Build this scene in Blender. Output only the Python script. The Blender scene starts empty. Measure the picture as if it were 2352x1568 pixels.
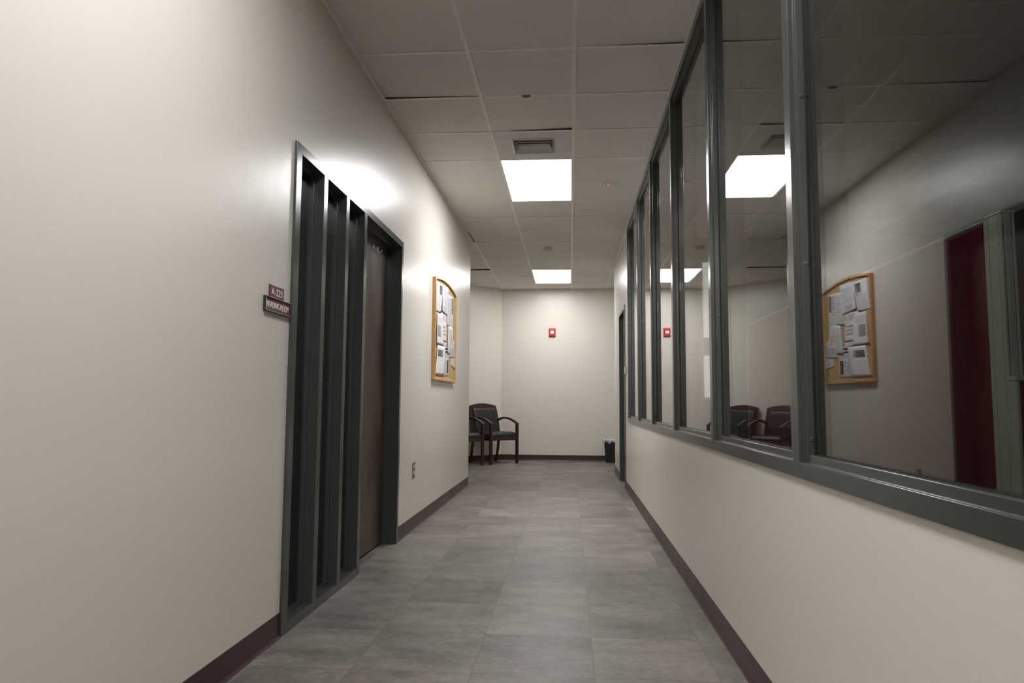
import bpy, bmesh, math, random
from mathutils import Vector, Matrix
random.seed(7)
C = bpy.context.scene.collection
V = Vector
PI = math.pi

# ------------------------------------------------------------------ materials
def new_mat(name):
    m = bpy.data.materials.new(name); m.use_nodes = True
    nt = m.node_tree; nt.nodes.clear()
    out = nt.nodes.new('ShaderNodeOutputMaterial')
    b = nt.nodes.new('ShaderNodeBsdfPrincipled')
    nt.links.new(b.outputs[0], out.inputs[0])
    return m, nt, b, out

def N(nt, typ, **kw):
    n = nt.nodes.new(typ)
    for k, v in kw.items():
        if k in ('ins',):
            for kk, vv in v.items(): n.inputs[kk].default_value = vv
        else: setattr(n, k, v)
    return n

def ramp(nt, fac, stops):
    r = nt.nodes.new('ShaderNodeValToRGB')
    e = r.color_ramp.elements
    e[0].position, e[0].color = stops[0][0], (*stops[0][1], 1)
    e[1].position, e[1].color = stops[-1][0], (*stops[-1][1], 1)
    for p, c in stops[1:-1]:
        x = e.new(p); x.color = (*c, 1)
    nt.links.new(fac, r.inputs[0]); return r

def coords(nt, scale=(1, 1, 1), kind='Object', loc=(0, 0, 0)):
    t = nt.nodes.new('ShaderNodeTexCoord'); mp = nt.nodes.new('ShaderNodeMapping')
    mp.inputs['Scale'].default_value = scale; mp.inputs['Location'].default_value = loc
    nt.links.new(t.outputs[kind], mp.inputs[0]); return mp.outputs[0]

def mat(name, col, rough=0.5, metal=0.0, spec=0.5, vary=0.0, vscale=8.0, bump=0.0, bscale=200.0, bdist=0.001, coat=0.0, stretch=(1, 1, 1), rvary=0.0):
    m, nt, b, out = new_mat(name)
    b.inputs['Base Color'].default_value = (*col, 1)
    b.inputs['Roughness'].default_value = rough
    b.inputs['Metallic'].default_value = metal
    b.inputs['Specular IOR Level'].default_value = spec
    b.inputs['Coat Weight'].default_value = coat
    co = coords(nt, stretch)
    if vary > 0:
        n = N(nt, 'ShaderNodeTexNoise', ins={'Scale': vscale, 'Detail': 5.0})
        nt.links.new(co, n.inputs['Vector'])
        lo = tuple(c * (1 - vary) for c in col); hi = tuple(min(1, c * (1 + vary)) for c in col)
        r = ramp(nt, n.outputs[0], [(0.3, lo), (0.7, hi)])
        nt.links.new(r.outputs[0], b.inputs['Base Color'])
        if rvary > 0:
            mr = N(nt, 'ShaderNodeMapRange', ins={1: 0.3, 2: 0.7, 3: rough - rvary, 4: rough + rvary})
            nt.links.new(n.outputs[0], mr.inputs[0]); nt.links.new(mr.outputs[0], b.inputs['Roughness'])
    if bump > 0:
        n2 = N(nt, 'ShaderNodeTexNoise', ins={'Scale': bscale, 'Detail': 3.0})
        nt.links.new(co, n2.inputs['Vector'])
        bp = N(nt, 'ShaderNodeBump', ins={'Strength': bump, 'Distance': bdist})
        nt.links.new(n2.outputs[0], bp.inputs['Height']); nt.links.new(bp.outputs[0], b.inputs['Normal'])
    return m

M = {}
WALLC = (0.735, 0.700, 0.630)
def wall_paint():
    m, nt, b, out = new_mat('wall_paint')
    co = coords(nt)
    b.inputs['Base Color'].default_value = (*WALLC, 1)
    b.inputs['Specular IOR Level'].default_value = 0.42
    b.inputs['Roughness'].default_value = .30
    n2 = N(nt, 'ShaderNodeTexNoise', ins={'Scale': 130.0, 'Detail': 2.0}); nt.links.new(co, n2.inputs['Vector'])
    n3 = N(nt, 'ShaderNodeTexNoise', ins={'Scale': 9.0, 'Detail': 2.0}); nt.links.new(co, n3.inputs['Vector'])
    b1 = N(nt, 'ShaderNodeBump', ins={'Strength': .30, 'Distance': .0008}); nt.links.new(n2.outputs[0], b1.inputs['Height'])
    b2 = N(nt, 'ShaderNodeBump', ins={'Strength': .35, 'Distance': .0030}); nt.links.new(n3.outputs[0], b2.inputs['Height'])
    nt.links.new(b1.outputs[0], b2.inputs['Normal']); nt.links.new(b2.outputs[0], b.inputs['Normal'])
    return m
M['wall'] = wall_paint()

def floor_mat():
    m, nt, b, out = new_mat('floor_tiles')
    S = 0.457
    tc = nt.nodes.new('ShaderNodeTexCoord')
    mp = N(nt, 'ShaderNodeMapping'); mp.inputs['Location'].default_value = (-0.09 / S, -2.71 / S, 0); mp.inputs['Scale'].default_value = (1 / S, 1 / S, 1)
    nt.links.new(tc.outputs['Object'], mp.inputs[0])
    sep = nt.nodes.new('ShaderNodeSeparateXYZ'); nt.links.new(mp.outputs[0], sep.inputs[0])
    def mth(op, a, bb=None, c=None):
        n = N(nt, 'ShaderNodeMath', operation=op)
        for i, x in enumerate((a, bb, c)):
            if x is None: continue
            if isinstance(x, (int, float)): n.inputs[i].default_value = x
            else: nt.links.new(x, n.inputs[i])
        return n.outputs[0]
    fx, fy = mth('FLOOR', sep.outputs[0]), mth('FLOOR', sep.outputs[1])
    ux, uy = mth('FRACT', sep.outputs[0]), mth('FRACT', sep.outputs[1])
    dx = mth('MINIMUM', ux, mth('SUBTRACT', 1.0, ux)); dy = mth('MINIMUM', uy, mth('SUBTRACT', 1.0, uy))
    edge = mth('LESS_THAN', mth('MINIMUM', dx, dy), 0.0022)
    cmb = nt.nodes.new('ShaderNodeCombineXYZ'); nt.links.new(fx, cmb.inputs[0]); nt.links.new(fy, cmb.inputs[1])
    wn = N(nt, 'ShaderNodeTexWhiteNoise', noise_dimensions='3D'); nt.links.new(cmb.outputs[0], wn.inputs[0])
    # mottled streaks, shifted per tile
    add = N(nt, 'ShaderNodeVectorMath', operation='MULTIPLY_ADD'); nt.links.new(wn.outputs['Color'], add.inputs[0]); add.inputs[1].default_value = (13, 13, 13); nt.links.new(tc.outputs['Object'], add.inputs[2])
    mp2 = N(nt, 'ShaderNodeMapping'); mp2.inputs['Scale'].default_value = (1.0, 1.7, 1); nt.links.new(add.outputs[0], mp2.inputs[0])
    n1 = N(nt, 'ShaderNodeTexNoise', ins={'Scale': 3.0, 'Detail': 8.0, 'Roughness': .62}); nt.links.new(mp2.outputs[0], n1.inputs['Vector'])
    n2 = N(nt, 'ShaderNodeTexNoise', ins={'Scale': 26.0, 'Detail': 6.0, 'Roughness': .7}); nt.links.new(mp2.outputs[0], n2.inputs['Vector'])
    f = mth('ADD', mth('MULTIPLY', n1.outputs[0], .65), mth('ADD', mth('MULTIPLY', n2.outputs[0], .35), mth('MULTIPLY', mth('SUBTRACT', wn.outputs['Value'], .5), .10)))
    r = ramp(nt, f, [(.35, (.098, .086, .077)), (.5, (.180, .161, .146)), (.65, (.280, .255, .231))])
    mx = N(nt, 'ShaderNodeMixRGB', blend_type='MIX'); nt.links.new(edge, mx.inputs[0]); nt.links.new(r.outputs[0], mx.inputs[1]); mx.inputs[2].default_value = (.085, .077, .070, 1)
    # pale flecks
    n5 = N(nt, 'ShaderNodeTexNoise', ins={'Scale': 75.0, 'Detail': 2.0}); nt.links.new(mp2.outputs[0], n5.inputs['Vector'])
    fl = ramp(nt, n5.outputs[0], [(.69, (0, 0, 0)), (.74, (1, 1, 1))])
    mx2 = N(nt, 'ShaderNodeMixRGB', blend_type='MIX'); nt.links.new(fl.outputs[0], mx2.inputs[0]); nt.links.new(mx.outputs[0], mx2.inputs[1]); mx2.inputs[2].default_value = (.26, .24, .22, 1)
    nt.links.new(mx2.outputs[0], b.inputs['Base Color'])
    mr = N(nt, 'ShaderNodeMapRange', ins={1: 0, 2: 1, 3: .32, 4: .52}); nt.links.new(n1.outputs[0], mr.inputs[0]); nt.links.new(mr.outputs[0], b.inputs['Roughness'])
    b.inputs['Specular IOR Level'].default_value = .3
    bp = N(nt, 'ShaderNodeBump', ins={'Strength': .25, 'Distance': .001}); nt.links.new(n2.outputs[0], bp.inputs['Height']); nt.links.new(bp.outputs[0], b.inputs['Normal'])
    return m
M['floor'] = floor_mat()

def tile_mat():
    m, nt, b, out = new_mat('ceiling_tile')
    co = coords(nt)
    n = N(nt, 'ShaderNodeTexNoise', ins={'Scale': 170.0, 'Detail': 3.0, 'Roughness': .6}); nt.links.new(co, n.inputs['Vector'])
    n2 = N(nt, 'ShaderNodeTexNoise', ins={'Scale': 3.0, 'Detail': 3.0}); nt.links.new(co, n2.inputs['Vector'])
    r = ramp(nt, n.outputs[0], [(.30, (.50, .47, .43)), (.40, (.79, .765, .72)), (.8, (.84, .815, .77))])
    r2 = ramp(nt, n2.outputs[0], [(.3, (.95, .95, .95)), (.7, (1, 1, 1))])
    mx = N(nt, 'ShaderNodeMixRGB', blend_type='MULTIPLY', ins={0: 1.0}); nt.links.new(r.outputs[0], mx.inputs[1]); nt.links.new(r2.outputs[0], mx.inputs[2])
    nt.links.new(mx.outputs[0], b.inputs['Base Color']); b.inputs['Roughness'].default_value = .95; b.inputs['Specular IOR Level'].default_value = .1
    bp = N(nt, 'ShaderNodeBump', ins={'Strength': .4, 'Distance': .001}); nt.links.new(n.outputs[0], bp.inputs['Height']); nt.links.new(bp.outputs[0], b.inputs['Normal'])
    return m
M['tile'] = tile_mat()
M['grid'] = mat('grid_metal', (.86, .83, .78), .45, vary=.02)
M['plenum'] = mat('plenum', (.02, .02, .02), .9, vary=.1)
M['fibre'] = mat('tile_edge_fibre', (.07, .055, .04), .9, vary=.2)
M['web'] = mat('shaded_web_steel', (.05, .05, .048), .6, vary=.1)  # steel darkened: the shade of the ceiling gaps is in its colour
M['officewall'] = mat('office_dimming_paint', (.24, .22, .20), .6, vary=.03)  # walls darkened on purpose so less light bounces inside the office
M['carpet'] = mat('office_dimming_carpet', (.035, .033, .036), .95, spec=.1, vary=.2, vscale=120, bump=.3, bscale=400)
M['frame'] = mat('charcoal_enamel', (.056, .062, .058), .21, spec=.55, vary=.03, vscale=2)
M['black'] = mat('black_rubber', (.008, .008, .008), .6, vary=.1)
M['screw'] = mat('screw_steel', (.085, .09, .088), .30, metal=.6, vary=.05)
M['base'] = mat('cove_base_vinyl', (.048, .015, .016), .36, spec=.5, vary=.12, vscale=5, rvary=.04)
M['door'] = mat('dark_stained_door', (.082, .054, .038), .40, vary=.55, vscale=4.5, stretch=(1, 1.6, .7), bump=.15, bscale=60, rvary=.05)
M['cream'] = mat('cream_plastic', (.66, .60, .46), .35, vary=.03)
M['steel'] = mat('steel_plate', (.40, .37, .33), .33, metal=.9, vary=.05)
M['whiteplastic'] = mat('white_plastic', (.72, .71, .68), .4, vary=.02)
M['ventwhite'] = mat('vent_enamel', (.62, .60, .57), .4, vary=.03)
M['oak'] = mat('oak_frame', (.60, .35, .135), .38, vary=.16, vscale=10, stretch=(3, .5, 3), bump=.1, bscale=60)
M['cork'] = mat('cork', (.60, .41, .19), .9, vary=.16, vscale=160, bump=.4, bscale=220)
M['paper'] = mat('paper', (.80, .79, .80), .6, vary=.015)
M['maroonsign'] = mat('sign_plastic', (.145, .022, .030), .38, vary=.06)
M['letter'] = mat('sign_letters', (.78, .74, .72), .5, vary=.02)
M['signframe'] = mat('sign_holder', (.035, .028, .028), .35, vary=.05)
M['mahog'] = mat('mahogany_wood', (.038, .009, .008), .30, spec=.5, vary=.30, vscale=9, stretch=(1, 1, .35), coat=.3)
M['leather'] = mat('black_leather', (.016, .018, .019), .42, vary=.15, vscale=30, bump=.3, bscale=160, bdist=.0008)
M['binblack'] = mat('bin_plastic', (.010, .010, .011), .42, vary=.1)
M['alarmred'] = mat('alarm_red', (.62, .030, .028), .35, vary=.05)
M['lens'] = mat('strobe_lens', (.78, .80, .80), .12, vary=.02)
M['fabric'] = mat('maroon_fabric', (.130, .011, .022), .92, spec=.2, vary=.18, vscale=300, bump=.4, bscale=500, bdist=.0006)
M['alu'] = mat('partition_trim', (.50, .53, .46), .45, vary=.04)
M['detgrey'] = mat('detector_plastic', (.58, .55, .54), .5, vary=.02)
M['clip'] = mat('brass_clip', (.16, .10, .06), .5, vary=.1)

def glass_mat(two=True):
    m, nt, b, out = new_mat('window_glass' if two else 'sidelight_glass')
    nt.nodes.remove(b)
    g = nt.nodes.new('ShaderNodeNewGeometry')
    dot = N(nt, 'ShaderNodeVectorMath', operation='DOT_PRODUCT'); nt.links.new(g.outputs['Normal'], dot.inputs[0]); nt.links.new(g.outputs['Incoming'], dot.inputs[1])
    def mth(op, a, bb=None, clamp=False):
        n = N(nt, 'ShaderNodeMath', operation=op); n.use_clamp = clamp
        for i, x in enumerate((a, bb)):
            if x is None: continue
            if isinstance(x, (int, float)): n.inputs[i].default_value = x
            else: nt.links.new(x, n.inputs[i])
        return n.outputs[0]
    c = mth('ABSOLUTE', dot.outputs['Value'])
    s = mth('POWER', mth('SUBTRACT', 1.0, c), 5.0)
    R = mth('ADD', mth('MULTIPLY', s, .957), .043)
    if two: R = mth('MULTIPLY', R, 1.3)
    gl = nt.nodes.new('ShaderNodeBsdfGlossy'); gl.inputs['Roughness'].default_value = 0.0; gl.inputs[0].default_value = (1, 1, 1, 1)
    tr = nt.nodes.new('ShaderNodeBsdfTransparent'); tr.inputs[0].default_value = (.76, .78, .76, 1)
    mx = nt.nodes.new('ShaderNodeMixShader'); nt.links.new(R, mx.inputs[0]); nt.links.new(tr.outputs[0], mx.inputs[1]); nt.links.new(gl.outputs[0], mx.inputs[2])
    nt.links.new(mx.outputs[0], out.inputs[0])
    return m
M['glass'] = glass_mat(True); M['glass1'] = glass_mat(False)

def emis(name, col, s):
    m, nt, b, out = new_mat(name); nt.nodes.remove(b)
    e = nt.nodes.new('ShaderNodeEmission'); e.inputs[0].default_value = (*col, 1); e.inputs[1].default_value = s
    nt.links.new(e.outputs[0], out.inputs[0]); return m
LIGHT = 21.0
M['lamp'] = emis('lamp_diffuser', (1.0, .985, .99), LIGHT)
M['lampa'] = emis('lamp_diffuser_brighter', (1.0, .985, .99), 18.5); M['lampb'] = emis('lamp_diffuser_dimmer', (1.0, .985, .99), 15.5)
M['glowpane'] = emis('glow_pane', (1.0, 1.0, .97), 1.0)
M['led'] = emis('red_led', (1.0, .05, .06), 1.6)

def clear_plastic():
    m, nt, b, out = new_mat('bin_liner_film')
    co = coords(nt); n = N(nt, 'ShaderNodeTexNoise', ins={'Scale': 40.0, 'Detail': 3.0}); nt.links.new(co, n.inputs['Vector'])
    b.inputs['Base Color'].default_value = (.72, .73, .75, 1); b.inputs['Roughness'].default_value = .3
    mr = N(nt, 'ShaderNodeMapRange', ins={1: .35, 2: .65, 3: .35, 4: .95}); nt.links.new(n.outputs[0], mr.inputs[0]); nt.links.new(mr.outputs[0], b.inputs['Alpha'])
    return m
M['liner'] = clear_plastic()

def print_mat(name, base, ink, rows, words, thr=.45, duty=.5):
    """lines of small print: rows run across V, words break them up along U"""
    m, nt, b, out = new_mat(name)
    tc = nt.nodes.new('ShaderNodeTexCoord'); sep = nt.nodes.new('ShaderNodeSeparateXYZ'); nt.links.new(tc.outputs['UV'], sep.inputs[0])
    def mth(op, a, bb=None):
        n = N(nt, 'ShaderNodeMath', operation=op)
        for i, x in enumerate((a, bb)):
            if x is None: continue
            if isinstance(x, (int, float)): n.inputs[i].default_value = x
            else: nt.links.new(x, n.inputs[i])
        return n.outputs[0]
    v = mth('MULTIPLY', sep.outputs[1], float(rows)); line = mth('LESS_THAN', mth('FRACT', v), duty)
    cmb = nt.nodes.new('ShaderNodeCombineXYZ'); nt.links.new(mth('MULTIPLY', sep.outputs[0], float(words)), cmb.inputs[0]); nt.links.new(mth('MULTIPLY', mth('FLOOR', v), 7.31), cmb.inputs[1])
    n = N(nt, 'ShaderNodeTexNoise', ins={'Scale': 1.0, 'Detail': 2.0}); nt.links.new(cmb.outputs[0], n.inputs['Vector'])
    k = mth('MULTIPLY', line, mth('GREATER_THAN', n.outputs[0], thr))
    mx = N(nt, 'ShaderNodeMixRGB'); nt.links.new(k, mx.inputs[0]); mx.inputs[1].default_value = (*base, 1); mx.inputs[2].default_value = (*ink, 1)
    nt.links.new(mx.outputs[0], b.inputs['Base Color']); b.inputs['Roughness'].default_value = .6
    return m
PW = (.80, .79, .80)
M['text'] = print_mat('printed_text', PW, (.42, .41, .43), 14, 26)
M['textd'] = print_mat('printed_text_dark', PW, (.16, .15, .17), 9, 14, .47)
M['greytext'] = print_mat('printed_text_on_grey', (.62, .61, .62), (.42, .41, .43), 9, 20)
M['cal'] = print_mat('calendar_days', PW, (.36, .34, .36), 3, 10, .42, .55)
M['pgrey'] = mat('printed_grey_picture', (.34, .32, .32), .6, vary=.25, vscale=30)
M['pdark'] = mat('printed_dark_picture', (.13, .125, .12), .6, vary=.5, vscale=25)
M['pblack'] = mat('printed_black_bar', (.035, .033, .035), .6, vary=.2, vscale=40)
M['plight'] = mat('printed_pale_picture', (.62, .61, .64), .6, vary=.12, vscale=25)
M['pcolor'] = mat('printed_orange_mark', (.78, .45, .25), .6, vary=.2, vscale=60)

# ------------------------------------------------------------------ mesh helpers
def box(bm, x0, x1, y0, y1, z0, z1, mi=0):
    vs = [bm.verts.new((x, y, z)) for z in (z0, z1) for y in (y0, y1) for x in (x0, x1)]
    for q in ((0, 2, 3, 1), (4, 5, 7, 6), (0, 1, 5, 4), (2, 6, 7, 3), (0, 4, 6, 2), (1, 3, 7, 5)):
        f = bm.faces.new([vs[i] for i in q]); f.material_index = mi
    return vs

def prism(bm, poly, vec, mi=0):
    """poly: list of 3-D points (planar), extruded by vec"""
    a = [bm.verts.new(p) for p in poly]; b = [bm.verts.new(V(p) + V(vec)) for p in poly]
    n = len(a)
    fs = [bm.faces.new(a), bm.faces.new(list(reversed(b)))]
    for i in range(n): fs.append(bm.faces.new((a[i], b[i], b[(i + 1) % n], a[(i + 1) % n])))
    for f in fs: f.material_index = mi

def cyl(bm, p0, p1, r0, r1=None, seg=20, mi=0):
    r1 = r0 if r1 is None else r1
    p0, p1 = V(p0), V(p1); d = (p1 - p0).normalized()
    u = d.orthogonal().normalized(); w = d.cross(u)
    A = [bm.verts.new(p0 + (u * math.cos(t) + w * math.sin(t)) * r0) for t in [2 * PI * i / seg for i in range(seg)]]
    B = [bm.verts.new(p1 + (u * math.cos(t) + w * math.sin(t)) * r1) for t in [2 * PI * i / seg for i in range(seg)]]
    fs = [bm.faces.new(list(reversed(A))), bm.faces.new(B)]
    for i in range(seg): fs.append(bm.faces.new((A[i], A[(i + 1) % seg], B[(i + 1) % seg], B[i])))
    for f in fs: f.material_index = mi

def lathe(bm, prof, centre, axis='z', seg=28, sgn=1, mi=0):
    """prof: list of (r, h)"""
    rings = []
    for r, h in prof:
        ring = []
        for i in range(seg):
            t = 2 * PI * i / seg; a, b_ = r * math.cos(t), r * math.sin(t)
            p = {'z': (a, b_, h * sgn), 'y': (a, h * sgn, b_), 'x': (h * sgn, a, b_)}[axis]
            ring.append(bm.verts.new(V(centre) + V(p)))
        rings.append(ring)
    for k in range(len(rings) - 1):
        for i in range(seg):
            bm.faces.new((rings[k][i], rings[k][(i + 1) % seg], rings[k + 1][(i + 1) % seg], rings[k + 1][i])).material_index = mi
    bm.faces.new(rings[0]).material_index = mi; bm.faces.new(list(reversed(rings[-1]))).material_index = mi

def sweep(bm, pts, w, h, up=V((0, 0, 1)), side=None, taper=None):
    """rectangular bar of width w (along side) and height h swept through pts"""
    rings = []
    n = len(pts)
    for i, p in enumerate(pts):
        p = V(p)
        t = (V(pts[min(i + 1, n - 1)]) - V(pts[max(i - 1, 0)])).normalized()
        s = side if side is not None else t.cross(up).normalized()
        u = s.cross(t).normalized()
        k = taper[i] if taper else 1.0
        rings.append([bm.verts.new(p + s * (a * w / 2) + u * (b * h * k / 2)) for a, b in ((-1, -1), (1, -1), (1, 1), (-1, 1))])
    for k in range(n - 1):
        for i in range(4):
            bm.faces.new((rings[k][i], rings[k][(i + 1) % 4], rings[k + 1][(i + 1) % 4], rings[k + 1][i]))
    bm.faces.new(list(reversed(rings[0]))); bm.faces.new(rings[-1])

def obj(name, bm, mats, parent=None, bevel=0.0, smooth=False, seg=2, kind=None, label=None, subsurf=0):
    bmesh.ops.recalc_face_normals(bm, faces=bm.faces)
    me = bpy.data.meshes.new(name); bm.to_mesh(me); bm.free()
    if not isinstance(mats, (list, tuple)): mats = [mats]
    for m in mats: me.materials.append(m)
    o = bpy.data.objects.new(name, me); C.objects.link(o)
    if smooth:
        for p in me.polygons: p.use_smooth = True
    if bevel > 0:
        md = o.modifiers.new('bevel', 'BEVEL'); md.width = bevel; md.segments = seg; md.limit_method = 'ANGLE'; md.angle_limit = math.radians(40); md.harden_normals = False
    if subsurf: md = o.modifiers.new('sub', 'SUBSURF'); md.levels = subsurf; md.render_levels = subsurf
    if parent is not None:
        o.parent = parent; o.matrix_parent_inverse = Matrix.Identity(4)
        # mesh data are written in world coordinates; take the parent's offset out
        if parent.get('_w'):
            pw = world_of(parent)
            me.transform(pw.inverted())
            o['_w'] = 1
    if kind: o['kind'] = kind
    if label: o['label'] = label
    return o

def world_of(o):
    m = o.matrix_basis.copy(); p = o.parent
    while p is not None:
        m = p.matrix_basis @ m; p = p.parent
    return m

def empty(name, loc=(0, 0, 0), rz=0.0):
    o = bpy.data.objects.new(name, None); C.objects.link(o)
    o.empty_display_size = .05; o.location = loc; o.rotation_euler = (0, 0, rz); o['_w'] = 1
    return o

def tag(o, label=None, cat=None, group=None, kind=None):
    if label: o['label'] = label
    if cat: o['category'] = cat
    if group: o['group'] = group
    if kind: o['kind'] = kind
    return o

def B(): return bmesh.new()

# ------------------------------------------------------------------ dimensions
ZC = 3.003                     # ceiling
XL, XR = -1.240, 0.656         # corridor wall faces
TL = 0.15                      # wall thickness
YB = -4.5                      # back end of the corridor
YE = 12.45                     # end wall
YLE = 8.69                     # left wall ends
YRE = 10.53                    # right wall ends
ZW = 3.30
FL, FR = -1.228, 0.646         # frame faces
# left door unit
DY0, DY1, DZ = 3.030, 5.092, 2.180
# window
WY0, WY1 = -1.55, 8.045
WZ0 = 0.797
# right door
RY0, RY1, RZ = 8.50, 9.45, 2.185

# ------------------------------------------------------------------ setting
bm = B(); box(bm, -4.6, 5.2, YB - .3, YE + .5, -.12, 0)
tag(obj('floor', bm, M['floor']), 'grey mottled vinyl tile floor', kind='structure')

bm = B()
prism(bm, [(XL - TL, y, z) for y, z in ((YB, 0), (DY0 + .012, 0), (DY0 + .012, DZ - .012), (DY1 - .012, DZ - .012), (DY1 - .012, 0), (YLE, 0), (YLE, ZW), (YB, ZW))], (TL, 0, 0))
box(bm, -4.3, XL - TL, YLE - TL, YLE, 0, ZW)
tag(obj('wall_left', bm, M['wall'], bevel=.004), 'beige painted corridor wall with the door unit and notice board', kind='structure')

bm = B(); bm.free(); bm = B()
prism(bm, [(XR, y, z) for y, z in ((YB, 0), (RY0 + .012, 0), (RY0 + .012, RZ - .012), (RY1 - .012, RZ - .012), (RY1 - .012, 0), (YRE, 0), (YRE, ZW), (WY1 - .012, ZW), (WY1 - .012, WZ0 + .012), (WY0 + .012, WZ0 + .012), (WY0 + .012, ZW), (YB, ZW))], (.135, 0, 0))
box(bm, XR, XR + .135, WY0, WY1, ZC + .004, ZW)
box(bm, XR + .135, 2.2, YRE - .135, YRE, 0, ZW)
tag(obj('wall_right', bm, M['wall'], bevel=.004), 'beige painted corridor wall below and beyond the long window', kind='structure')

P0 = V((-1.205, YE, 0)); DD = V((-1, -1, 0)).normalized(); ND = V((1, -1, 0)).normalized()
bm = B(); box(bm, P0.x, 2.3, YE, YE + .15, 0, ZW)
tag(obj('wall_end', bm, M['wall']), 'beige end wall with the red fire alarm', kind='structure')
LD = 3.3
bm = B(); a = P0; b_ = P0 + DD * LD
prism(bm, [a, b_, b_ - ND * .15, a - ND * .15 + V((0, .0, 0))], (0, 0, ZW))
tag(obj('wall_diagonal', bm, M['wall']), 'angled beige wall behind the waiting chairs', kind='structure')
bm = B(); box(bm, b_.x - .15, b_.x, YLE, b_.y + .02, 0, ZW)
tag(obj('wall_alcove', bm, M['wall']), 'beige side wall of the waiting alcove', kind='structure')
bm = B(); box(bm, 2.2, 2.35, YRE - .1, YE, 0, ZW)
tag(obj('wall_recess', bm, M['wall']), 'beige wall of the recess at the corridor end', kind='structure')
bm = B(); box(bm, XL - TL, XR + .135, YB - .15, YB, 0, ZW)
tag(obj('wall_back', bm, M['wall']), 'beige wall closing the corridor behind the viewer', kind='structure')
# dark office behind the window
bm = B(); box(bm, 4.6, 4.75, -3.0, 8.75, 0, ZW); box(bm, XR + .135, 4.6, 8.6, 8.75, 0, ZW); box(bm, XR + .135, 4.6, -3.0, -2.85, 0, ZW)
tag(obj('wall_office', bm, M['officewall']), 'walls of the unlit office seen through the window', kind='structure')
bm = B(); box(bm, -4.6, -4.45, YB, YLE, 0, ZW); box(bm, -4.45, XL - TL, .5, .65, 0, ZW)
tag(obj('wall_reading_room', bm, M['wall']), 'walls of the unlit reading room behind the sidelights', kind='structure')

bm = B(); box(bm, XR + .135, 4.6, -2.85, 8.6, 0, .008)
tag(obj('floor_office_dimmer', bm, M['carpet']), 'dark carpet added to dim the unlit office', kind='structure')  # added dark slab, cuts the light bouncing up to the office ceiling
# ceiling : tiles lying in a grid
GX = [0.026 + .610 * k for k in range(-7, 2)]
GY0 = 3.868
GY = [GY0 + .610 * k for k in range(-14, 15)]
lights_y = [5.698, 10.578, .818, -4.062]
bm = B()
def tile(bm, x0, x1, y0, y1, d=None):
    z = ZC + .0012; d = d or [random.choice((0, .0005, .001, .002, .003)) for _ in range(4)]
    i = .0045
    vs = [(x0 + i, y0 + i, z + d[0]), (x1 - i, y0 + i, z + d[1]), (x1 - i, y1 - i, z + d[2]), (x0 + i, y1 - i, z + d[3])]
    a = [bm.verts.new(v) for v in vs]; b = [bm.verts.new(V(v) + V((0, 0, .016))) for v in vs]
    bm.faces.new(a); bm.faces.new(list(reversed(b))).material_index = 1
    for k in range(4): bm.faces.new((a[k], b[k], b[(k + 1) % 4], a[(k + 1) % 4])).material_index = 1
def near(a, b): return abs(a - b) < .02
special = {}
def sp(x, y, d): special[(round(x, 1), round(y, 1))] = d
# lifted edges (far edge of a tile = d[2], d[3])
sp(-1.2, 3.868, [0, 0, .004, .014])
sp(-.6, 4.478, [0, 0, .016, .001])
sp(.0, 3.258, [0, 0, .012, .000])
sp(.0, 4.478, [0, 0, .003, .001])
xs = sorted(set([round(x, 3) for x in GX] + [1.246, 1.856, 2.3]))
xs = [-4.45] + xs
for i in range(len(xs) - 1):
    for j in range(len(GY) - 1):
        x0, x1, y0, y1 = xs[i], xs[i + 1], GY[j], GY[j + 1]
        if near(x0, -.584) and any(ly - .02 < y0 < ly + 1.1 for ly in lights_y): continue
        if near(x0, -.584) and near(y0, 5.088): continue
        if x1 < -1.15 and y1 < YLE - .3: continue
        if x0 > .6 and y1 < YRE - .3: continue
        X0 = XL + .0 if (near(x0, -1.194) and y1 < YLE) else x0
        X1 = XR if (near(x1, .636) and y1 < YRE + .3) else x1
        if y1 > YE: y1 = YE
        if y1 - y0 < .05: continue
        if near(x0, -1.804) and near(y0, 9.968):
            tile(bm, X0, X1, y0, y1 - .080); continue
        d = special.get((round(x0, 1), round(y0, 1)))
        if d is None:
            for (kx, ky), dd in special.items():
                if abs(kx - x0) < .08 and abs(ky - y0) < .08: d = dd
        tile(bm, X0, X1, y0, y1, d)
# office ceiling tiles and reading room
ox = [XR + .135 + .31 + .61 * k for k in range(0, 7)]; ox = [XR + .135] + [x for x in ox if x < 4.55] + [4.6]
oy = [-2.85] + [3.56 + .61 * k for k in range(-10, 9) if 3.56 + .61 * k < 8.5] + [8.6]
for i in range(len(ox) - 1):
    for j in range(len(oy) - 1): tile(bm, ox[i], ox[i + 1], oy[j], oy[j + 1])
box(bm, -4.45, XL - TL, YB, YLE - TL, ZC, ZC + .016)
tag(obj('ceiling', bm, [M['tile'], M['fibre']]), 'suspended ceiling of speckled off-white tiles', kind='structure')
bm = B(); box(bm, -4.75, 5.2, YB - .2, YE + .4, ZW, ZW + .05)
tag(obj('ceiling_deck', bm, M['plenum']), 'dark deck above the suspended ceiling', kind='structure')
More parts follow.
